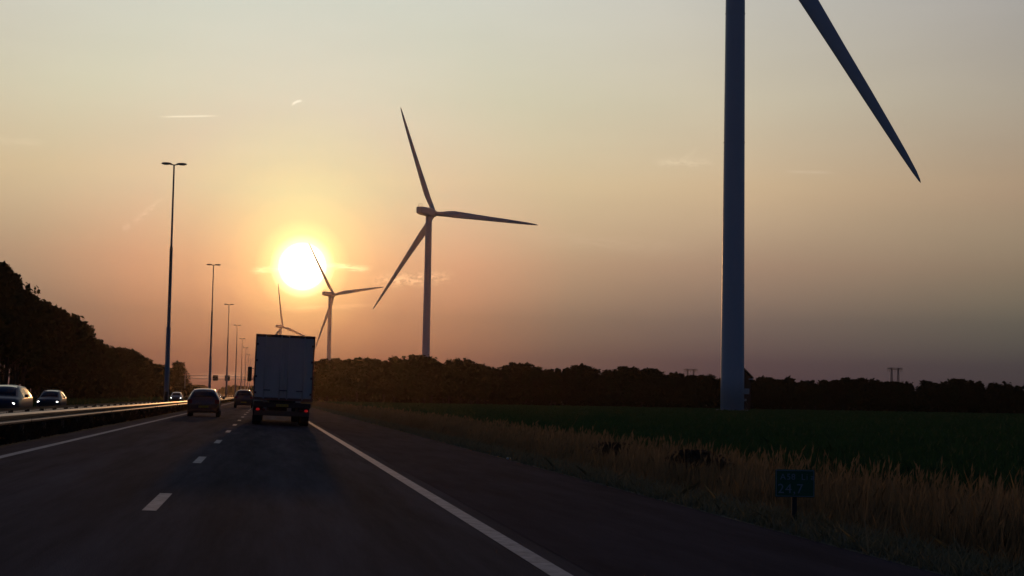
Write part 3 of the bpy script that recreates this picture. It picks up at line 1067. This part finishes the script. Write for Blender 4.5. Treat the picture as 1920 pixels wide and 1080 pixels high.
def car(name, paint, label, group, loc, rz, kind="hatch", lights=None, scale=1.0, plate=M["plate"]):
    root = empty(name, loc, rz)
    root.scale = (scale, scale, scale)
    tag(root, label, "car", group)
    if kind == "hatch":      # y, z_low, z_belt, z_top, half width, half width at top
        S = [(-2.08, .34, .62, .66, .70, .66), (-2.04, .28, .78, .84, .82, .72), (-1.98, .24, .92, .98, .85, .68), (-1.80, .22, .98, 1.26, .87, .62), (-1.62, .22, .98, 1.45, .88, .58), (-1.30, .22, .97, 1.50, .89, .59),
             (-.5, .20, .95, 1.53, .89, .60), (.10, .20, .94, 1.50, .89, .60), (.45, .20, .93, 1.42, .89, .60), (1.08, .20, .92, 1.00, .88, .66), (1.50, .22, .84, .93, .87, .64), (1.90, .26, .74, .82, .82, .58), (2.06, .32, .60, .68, .70, .50)]
    elif kind == "suv":
        S = [(-2.25, .40, .75, .80, .74, .70), (-2.20, .34, .95, 1.02, .88, .76), (-2.12, .30, 1.08, 1.14, .91, .73), (-1.98, .28, 1.12, 1.45, .92, .67), (-1.85, .28, 1.12, 1.66, .93, .64), (-1.5, .27, 1.11, 1.72, .93, .64),
             (-.5, .26, 1.09, 1.74, .93, .64), (.10, .26, 1.07, 1.70, .93, .64), (.5, .26, 1.06, 1.60, .93, .64), (1.15, .26, 1.05, 1.12, .92, .70), (1.65, .28, .96, 1.06, .91, .68), (2.10, .32, .84, .94, .86, .62), (2.28, .38, .68, .78, .74, .52)]
    else:                    # estate
        S = [(-2.25, .34, .62, .66, .70, .66), (-2.20, .28, .80, .86, .83, .73), (-2.14, .24, .94, 1.00, .86, .70), (-2.0, .22, .98, 1.30, .88, .63), (-1.85, .22, .98, 1.42, .89, .60), (-1.4, .22, .97, 1.47, .90, .61),
             (-.4, .20, .95, 1.50, .90, .61), (.20, .20, .94, 1.48, .90, .61), (.60, .20, .93, 1.40, .90, .61), (1.25, .20, .92, 1.00, .89, .68), (1.70, .22, .86, .95, .88, .66), (2.12, .26, .75, .84, .83, .60), (2.30, .32, .60, .68, .70, .50)]
    rings = []
    for y_, zl, zb, zt, w, wt in S:
        r_ = (zt - zb)
        half = [(w * .80, zl), (w * .97, zl + .12), (w, (zl + zb) * .5), (w * .985, zb - .05), (w * .95, zb), (wt + (w * .95 - wt) * .22, zb + r_ * .72), (wt * .93, zb + r_ * .94), (wt * .55, zt + .008), (0, zt + .02)]
        ring = [(a_, y_, b_) for a_, b_ in half] + [(-a_, y_, b_) for a_, b_ in half[-2::-1]]
        rings.append(ring)
    mb = MB(); mb.loft(rings)
    body = mb.build("body", paint, root)
    n = len(rings[0])

    def quad(i, j, k, l, name_, m_, inset=.10, off=.012):
        """glass laid over the body between rings i..j and ring points k..l"""
        P = [Vector(rings[i][k]), Vector(rings[j][k]), Vector(rings[j][l]), Vector(rings[i][l])]
        c = sum(P, Vector()) / 4
        nn = (P[2] - P[0]).cross(P[3] - P[1]).normalized()
        if nn.dot(c - Vector((0, 0, .8))) < 0: nn = -nn
        g_ = MB()
        Q = [p + (c - p) * inset + nn * off for p in P]
        Q2 = [p - nn * .02 for p in Q]
        g_.add(Q + Q2, [(0, 1, 2, 3), (7, 6, 5, 4), (0, 4, 5, 1), (1, 5, 6, 2), (2, 6, 7, 3), (3, 7, 4, 0)])
        return g_.build(name_, m_, root)

    def glass_patch(name_, rows, m_):
        g_ = MB()
        nn = (rows[1][0] - rows[0][0]).cross(rows[0][-1] - rows[0][0]).normalized()
        if nn.dot(rows[0][0] - Vector((0, 0, .6))) < 0: nn = -nn
        vs = [p + nn * .012 for r2 in rows for p in r2]; c_ = len(rows[0])
        g_.add(vs, [(i * c_ + k, i * c_ + k + 1, (i + 1) * c_ + k + 1, (i + 1) * c_ + k) for i in range(len(rows) - 1) for k in range(c_ - 1)], True)
        o = g_.build(name_, m_, root)
        so2 = o.modifiers.new("thick", "SOLIDIFY"); so2.thickness = .008; so2.offset = -1
        return o

    V = Vector
    top_k = [5, 6, 7, 8, 9, 10, 11]
    # windscreen spans from the cowl to the front edge of the roof; rear window likewise
    def across(i0, f0, i1, shrink=.93):
        out = []
        for k in top_k:
            p = V(rings[i0][k]).lerp(V(rings[i1][k]), f0)
            p.x *= shrink
            out.append(p)
        return out
    glass_patch("windscreen", [across(9, .10, 8), across(9, .5, 8), across(8, 0, 7), across(8, .72, 7)], M["glass"])
    glass_patch("rear_window", [across(2, .30, 3), across(3, 0, 4), across(3, .9, 4)], M["glass"])
    for sd in (0, 1):
        a_, b_ = (4, 5) if sd == 0 else (n - 4, n - 5)
        a_ = a_ if sd == 0 else 12; b_ = b_ if sd == 0 else 11
        for i0, i1 in ((3, 5), (5, 6), (6, 8)):
            quad(i0, i1, a_, b_, "side_window", M["glass"], .07)
    for sx in (-1, 1):
        for wy in (S[0][0] + .75, S[-1][0] - .85):
            wheel(root, sx * (S[6][4] - .13), wy, .32 if kind != "suv" else .36, .21)
        mm = MB(); yy = S[8][0] + .25
        mm.box(min(sx * .93, sx * 1.08), max(sx * .93, sx * 1.08), yy - .06, yy + .07, S[8][2] + .02, S[8][2] + .17, .03)
        mm.build("wing_mirror", paint, root)
        # lamps
        h = MB()
        yf = S[-2][0]
        zc = S[-2][2] - .09
        h.loft([[(sx * (.62 + math.cos(a) * .125 * q), yf + dy_, zc + math.sin(a) * .07 * q) for a in [2 * PI * k / 14 for k in range(14)]] for dy_, q in ((-.10, 1.0), (.06, 1.0), (.10, .75), (.115, .3))])
        h.build("headlight", lights or M["lampglass"], root)
        tl = MB()
        yr = S[2][0]
        zt_ = S[2][2]
        tl.box(min(sx * .60, sx * .84), max(sx * .60, sx * .84), yr - .10, yr + .12, zt_ - .20, zt_ + .02, .03)
        tl.build("tail_light", M["taillens"], root)
    pl = MB(); pl.box(-.26, .26, S[0][0] - .035, S[0][0] + .01, .50, .61, .004)
    pl.build("number_plate", plate, root)
    gr = MB()
    for k in range(4):
        gr.box(-.42, .42, S[-1][0] - .02, S[-1][0] + .02, .40 + k * .055, .425 + k * .055)
    gr.build("grille", M["darkmetal"], root)
    bm_ = MB(); bm_.box(-.72, .72, S[0][0] - .03, S[0][0] + .15, .26, .40, .03)
    bm_.build("bumper", M["darkmetal"], root)
    return root


car("hatchback_car", M["black"], "dark hatchback driving ahead in the left lane, its roof edge catching the sun", None, (-3.25, 87.3, road_z(-3.25)), R(.4))
car("suv_car", M["black"], "dark car with a pale roof edge, farther ahead and half hidden by the truck", None, (-1.95, 152, road_z(-1.95)), 0, kind="suv")
GO = "oncoming cars with headlights on the opposite carriageway"
car("oncoming_car", M["blue"], "nearest oncoming grey blue car at the edge of the picture with one bright headlight", GO, (-11.45, 72.3, opp_z(-11.45)), PI, lights=M["headlamp"], kind="estate")
car("oncoming_car", M["blue"], "smaller oncoming dark car just behind the nearest oncoming one", GO, (-15.6, 119, opp_z(-15.6)), PI, lights=M["headlamp"])
car("oncoming_car", M["silver"], "far oncoming car showing two headlights beside the dark hatchback", GO, (-12.7, 232, opp_z(-12.7)), PI, lights=M["headlamp"])
car("oncoming_car", M["black"], "farthest oncoming car, a single point of light past the hatchback's roof", GO, (-14.4, 500, opp_z(-14.4)), PI, lights=M["headlamp"])


# ------------------------------------------------------------------ truck
def truck():
    root = empty("articulated_truck", (.75, 68.0, road_z(.75)))
    root.rotation_euler = (0, R(1.43), R(.45))
    tag(root, "tall box-bodied articulated truck seen from behind in our lane", "truck")
    W = 1.275
    zb, zt = 1.12, 3.94
    b = MB(); b.box(-W, W, .06, 13.5, zb, zt, .02)
    bx_ = b.build("box_body", M["trailer"], root)
    fr = MB()
    fr.box(-W - .003, -W + .055, -.004, .075, zb - .02, zt + .015, .006); fr.box(W - .055, W + .003, -.004, .075, zb - .02, zt + .015, .006)
    fr.box(-W + .055, W - .055, -.004, .075, zt - .10, zt + .015, .006); fr.box(-W + .055, W - .055, -.004, .075, zb - .02, zb + .10, .006)
    fr.build("rear_frame", M["frame"], root)
    for s in (-1, 1):
        d = MB()
        x0, x1 = (-W + .06, -.006) if s < 0 else (.006, W - .06)
        d.box(x0, x1, .012, .058, zb + .105, zt - .105, .008)
        do = d.build("rear_door", M["trailer"], root)
        for xr in ((x0 + .38, x1 - .16) if s < 0 else (x0 + .16, x1 - .38)):
            r_ = MB()
            r_.tube([(xr, -.012, zb + .02), (xr, -.012, zt - .03)], .016, 8)
            for zz in (zb + .10, zb + .75, zb + 1.5, zb + 2.2, zt - .12):
                r_.box(xr - .04, xr + .04, -.02, .012, zz - .03, zz + .03)
            r_.build("locking_bar", M["trailer"], do)
            hd = MB(); hd.box(xr - (.28 if s > 0 else 0), xr + (.28 if s < 0 else 0), -.045, -.03, zb + .40, zb + .44, .006)
            hd.build("handle", M["galv"], do)
        for zz in (zb + .25, zb + .95, zb + 1.65, zb + 2.35):
            hg = MB(); xh = s * (W - .03)
            hg.box(xh - .10 if s > 0 else xh - .02, xh + .02 if s > 0 else xh + .10, -.018, -.005, zz, zz + .09, .003)
            hg.build("hinge", M["frame"], do)
    # roller of marker lamps at the top corners
    for s in (-1, 1):
        ml = MB(); ml.box(s * 1.2 - .05, s * 1.2 + .05, -.022, -.004, zt - .07, zt - .03, .004)
        ml.build("marker_lamp", M["taillens"], root)
    ch = MB()
    for s in (-1, 1):
        ch.box(s * .5 - .06, s * .5 + .06, .1, 12.5, .85, zb - .003)
    for yy in np.arange(.4, 12, 1.2):
        ch.box(-.44, .44, yy, yy + .08, .90, zb - .02)
    ch.build("chassis", M["darkmetal"], root)
    bu = MB()
    bu.box(-1.22, 1.22, -.02, .14, .80, 1.02, .02)
    bu.build("light_board", M["darkmetal"], root)
    u_ = MB()
    u_.box(-1.19, 1.19, .0, .10, .44, .66, .02)
    for s in (-1, 1): u_.box(s * .62 - .05, s * .62 + .05, .1, .18, .5, .9)
    u_.build("underrun_bar", M["galv"], root)
    for s in (-1, 1):
        for k, xx in enumerate((1.04, .80)):
            l_ = MB()
            l_.loft([[(s * xx + math.cos(a) * .085 * q, dy_, .70 + math.sin(a) * .055 * q) for a in [2 * PI * i / 16 for i in range(16)]] for dy_, q in ((.02, 1), (-.045, 1), (-.06, .7), (-.064, .3))])
            l_.build("tail_light", M["taillamp"] if k == 0 else M["taillens"], root)
        fl = MB(); fl.box(s * 1.05 - .19, s * 1.05 + .19, 2.05, 2.07, .16, .85)
        fl.build("mud_flap", M["rubber"], root)
    p = MB(); p.box(-.26, .26, -.045, -.022, .84, .95, .004)
    pl = p.build("number_plate", M["plate"], root)
    text("OK-93-LB", .10, (-.235, -.0465, .858), pl, M["plate_text"])
    for yy in (2.7, 4.01, 5.32):
        for s in (-1, 1):
            wheel(root, s * 1.06, yy, .50, .38)
    sk = MB()
    for s in (-1, 1):
        sk.box(s * 1.24 - .012, s * 1.24 + .012, 6.1, 9.2, .45, .95)
    sk.build("side_guard", M["galv"], root)
    # tractor unit ahead of the trailer
    cb = MB()
    prof = [(14.1, .55), (16.25, .45), (16.35, .9), (16.30, 1.6), (16.05, 2.95), (15.5, 3.65), (14.1, 3.80)]
    cb.prism(prof, -1.22, 1.22, "x")
    cab = cb.build("cab", M["white"], root)
    g_ = MB(); g_.prism([(16.325, 1.75), (16.10, 2.80), (16.115, 2.80), (16.34, 1.75)], -1.1, 1.1, "x")
    g_.build("windscreen", M["glass"], cab)
    fg = MB(); fg.box(-.45, .45, 11.0, 14.1, .55, .85); fg.build("tractor_frame", M["darkmetal"], root)
    for yy, ww in ((12.2, .5), (15.6, .32)):
        for s in (-1, 1):
            wheel(root, s * (1.22 - ww / 2), yy, .50, ww)
    for s in (-1, 1):
        mr_ = MB()
        mr_.box(s * 1.50 - .115, s * 1.50 + .115, 15.55, 15.72, 2.02, 2.80, .05)
        mr_.tube([(s * 1.2, 15.6, 2.7), (s * 1.45, 15.62, 2.72)], .02, 6); mr_.tube([(s * 1.2, 15.6, 2.15), (s * 1.45, 15.62, 2.12)], .02, 6)
        mr_.build("wing_mirror", M["darkmetal"], cab)
    return root


truck()

# ------------------------------------------------------------------ farmhouse behind the nearest tower
d = 300
P = at(1388, 757, d)
root = empty("farmhouse", (P.x, d, -.14))
tag(root, "dark pitched-roof house mostly hidden behind the nearest turbine tower", "house")
hw = at(1411, 707, d).x - P.x
ez = at(1411, 707, d).z + .1
pz = ez + hw * .95 + .1
mb = MB(); mb.prism([(-hw + .35, 0), (hw - .35, 0), (hw - .35, ez - .15), (0, pz - .35), (-hw + .35, ez - .15)], 0, 4)
mb.build("wall", M["brick"], root)
mb = MB(); mb.prism([(-hw - .1, ez - .25), (-hw - .1, ez), (0, pz), (hw + .1, ez), (hw + .1, ez - .25), (0, pz - .28)], -.4, 4.4)
mb.build("roof", M["tile"], root)
mb = MB()
for s in (-1, 1): mb.box(s * hw - (.9 if s > 0 else 0), s * hw + (.9 if s < 0 else 0), -.42, -.3, ez - .50, ez - .28)
mb.build("gutter", M["white"], root)
for (wx, wz, ww, wh) in ((1.25, 3.4, 1.2, 1.1), (.7, 2.0, 1.1, .45), (-1.1, 3.4, 1.0, 1.1)):
    mb = MB(); mb.box(wx - ww / 2, wx + ww / 2, -.05, .02, wz, wz + wh)
    wo_ = mb.build("window", M["white"], root)
    mb = MB(); mb.box(wx - ww / 2 + .08, wx + ww / 2 - .08, -.056, -.051, wz + .08, wz + wh - .08)
    mb.build("pane", M["lampglass"], wo_)


# ------------------------------------------------------------------ power pylons
def pylon(px_, ytop, d, wpx, label):
    P = at(px_, ytop, d)
    H = P.z + .14
    w = wpx * d / F
    root = empty("power_pylon", (P.x, d, -.14))
    tag(root, label, "pylon", "power pylons beyond the wood")
    lx = w * .22
    for s in (-1, 1):
        mb = MB()
        for a in (-1, 1):
            for b in (-1, 1):
                mb.tube([(s * lx + a * 1.6, b * 1.6, 0), (s * lx + a * .55, b * .55, H)], .22, 4)
        nk = 10
        for k in range(nk):
            z0, z1 = H * k / nk, H * (k + 1) / nk
            f0, f1 = 1.6 - 1.05 * k / nk, 1.6 - 1.05 * (k + 1) / nk
            for b in (-1, 1):
                mb.tube([(s * lx - f0, b * f0, z0), (s * lx + f1, b * f1, z1)], .13, 4, caps=False)
                mb.tube([(s * lx + f0, b * f0, z0), (s * lx - f1, b * f1, z1)], .13, 4, caps=False)
        mb.build("leg", M["pylon"], root)
    mb = MB()
    for zz in (H - 1.6, H):
        mb.tube([(-w / 2, 0, zz if zz == H else H - .6), (-lx, 0, zz), (lx, 0, zz), (w / 2, 0, zz if zz == H else H - .6)], .26, 4)
    k = 12
    for i in range(k):
        x0 = -w / 2 + w * i / k; x1 = x0 + w / k
        mb.tube([(x0, 0, H - (1.4 if i % 2 else 0)), (x1, 0, H - (0 if i % 2 else 1.4))], .12, 4, caps=False)
    mb.build("crossbar", M["pylon"], root)
    for i, xx in enumerate((-w / 2 + .4, -w * .36, 0, w * .36, w / 2 - .4)):
        ins = MB(); ins.tube([(xx, 0, H - 1), (xx, 0, H - 4.0)], .22, 6)
        ins.build("insulator", M["darkmetal"], root)
    if px_ > 1500:
        c2 = MB(); zz = H * .60
        c2.tube([(-w * .30, 0, zz), (w * .36, 0, zz)], .2, 4)
        c2.build("brace", M["pylon"], root)


pylon(1678, 690, 1500, 31, "lattice power pylon with two legs and a wide crossbar above the wood")
pylon(1295, 692, 1800, 27, "farther power pylon of which only the crossbar tops the wood")


# ------------------------------------------------------------------ evening haze
mb = MB(); mb.box(-1500, 1500, -120, 2250, -1.6, 165)
hz = mb.build("haze", [])
hz.data.materials.clear()
hm = bpy.data.materials.new("haze"); hm.use_nodes = True
hm.node_tree.nodes.clear()
pv = hm.node_tree.nodes.new("ShaderNodeVolumePrincipled"); ho_ = hm.node_tree.nodes.new("ShaderNodeOutputMaterial")
pv.inputs["Color"].default_value = (.95, .72, .55, 1)
pv.inputs["Density"].default_value = 5.0e-5
pv.inputs["Anisotropy"].default_value = .9
hm.node_tree.links.new(pv.outputs[0], ho_.inputs["Volume"])
hz.data.materials.append(hm)
hz["kind"] = "stuff"
hz["label"] = "thin warm evening haze over the motorway and fields"
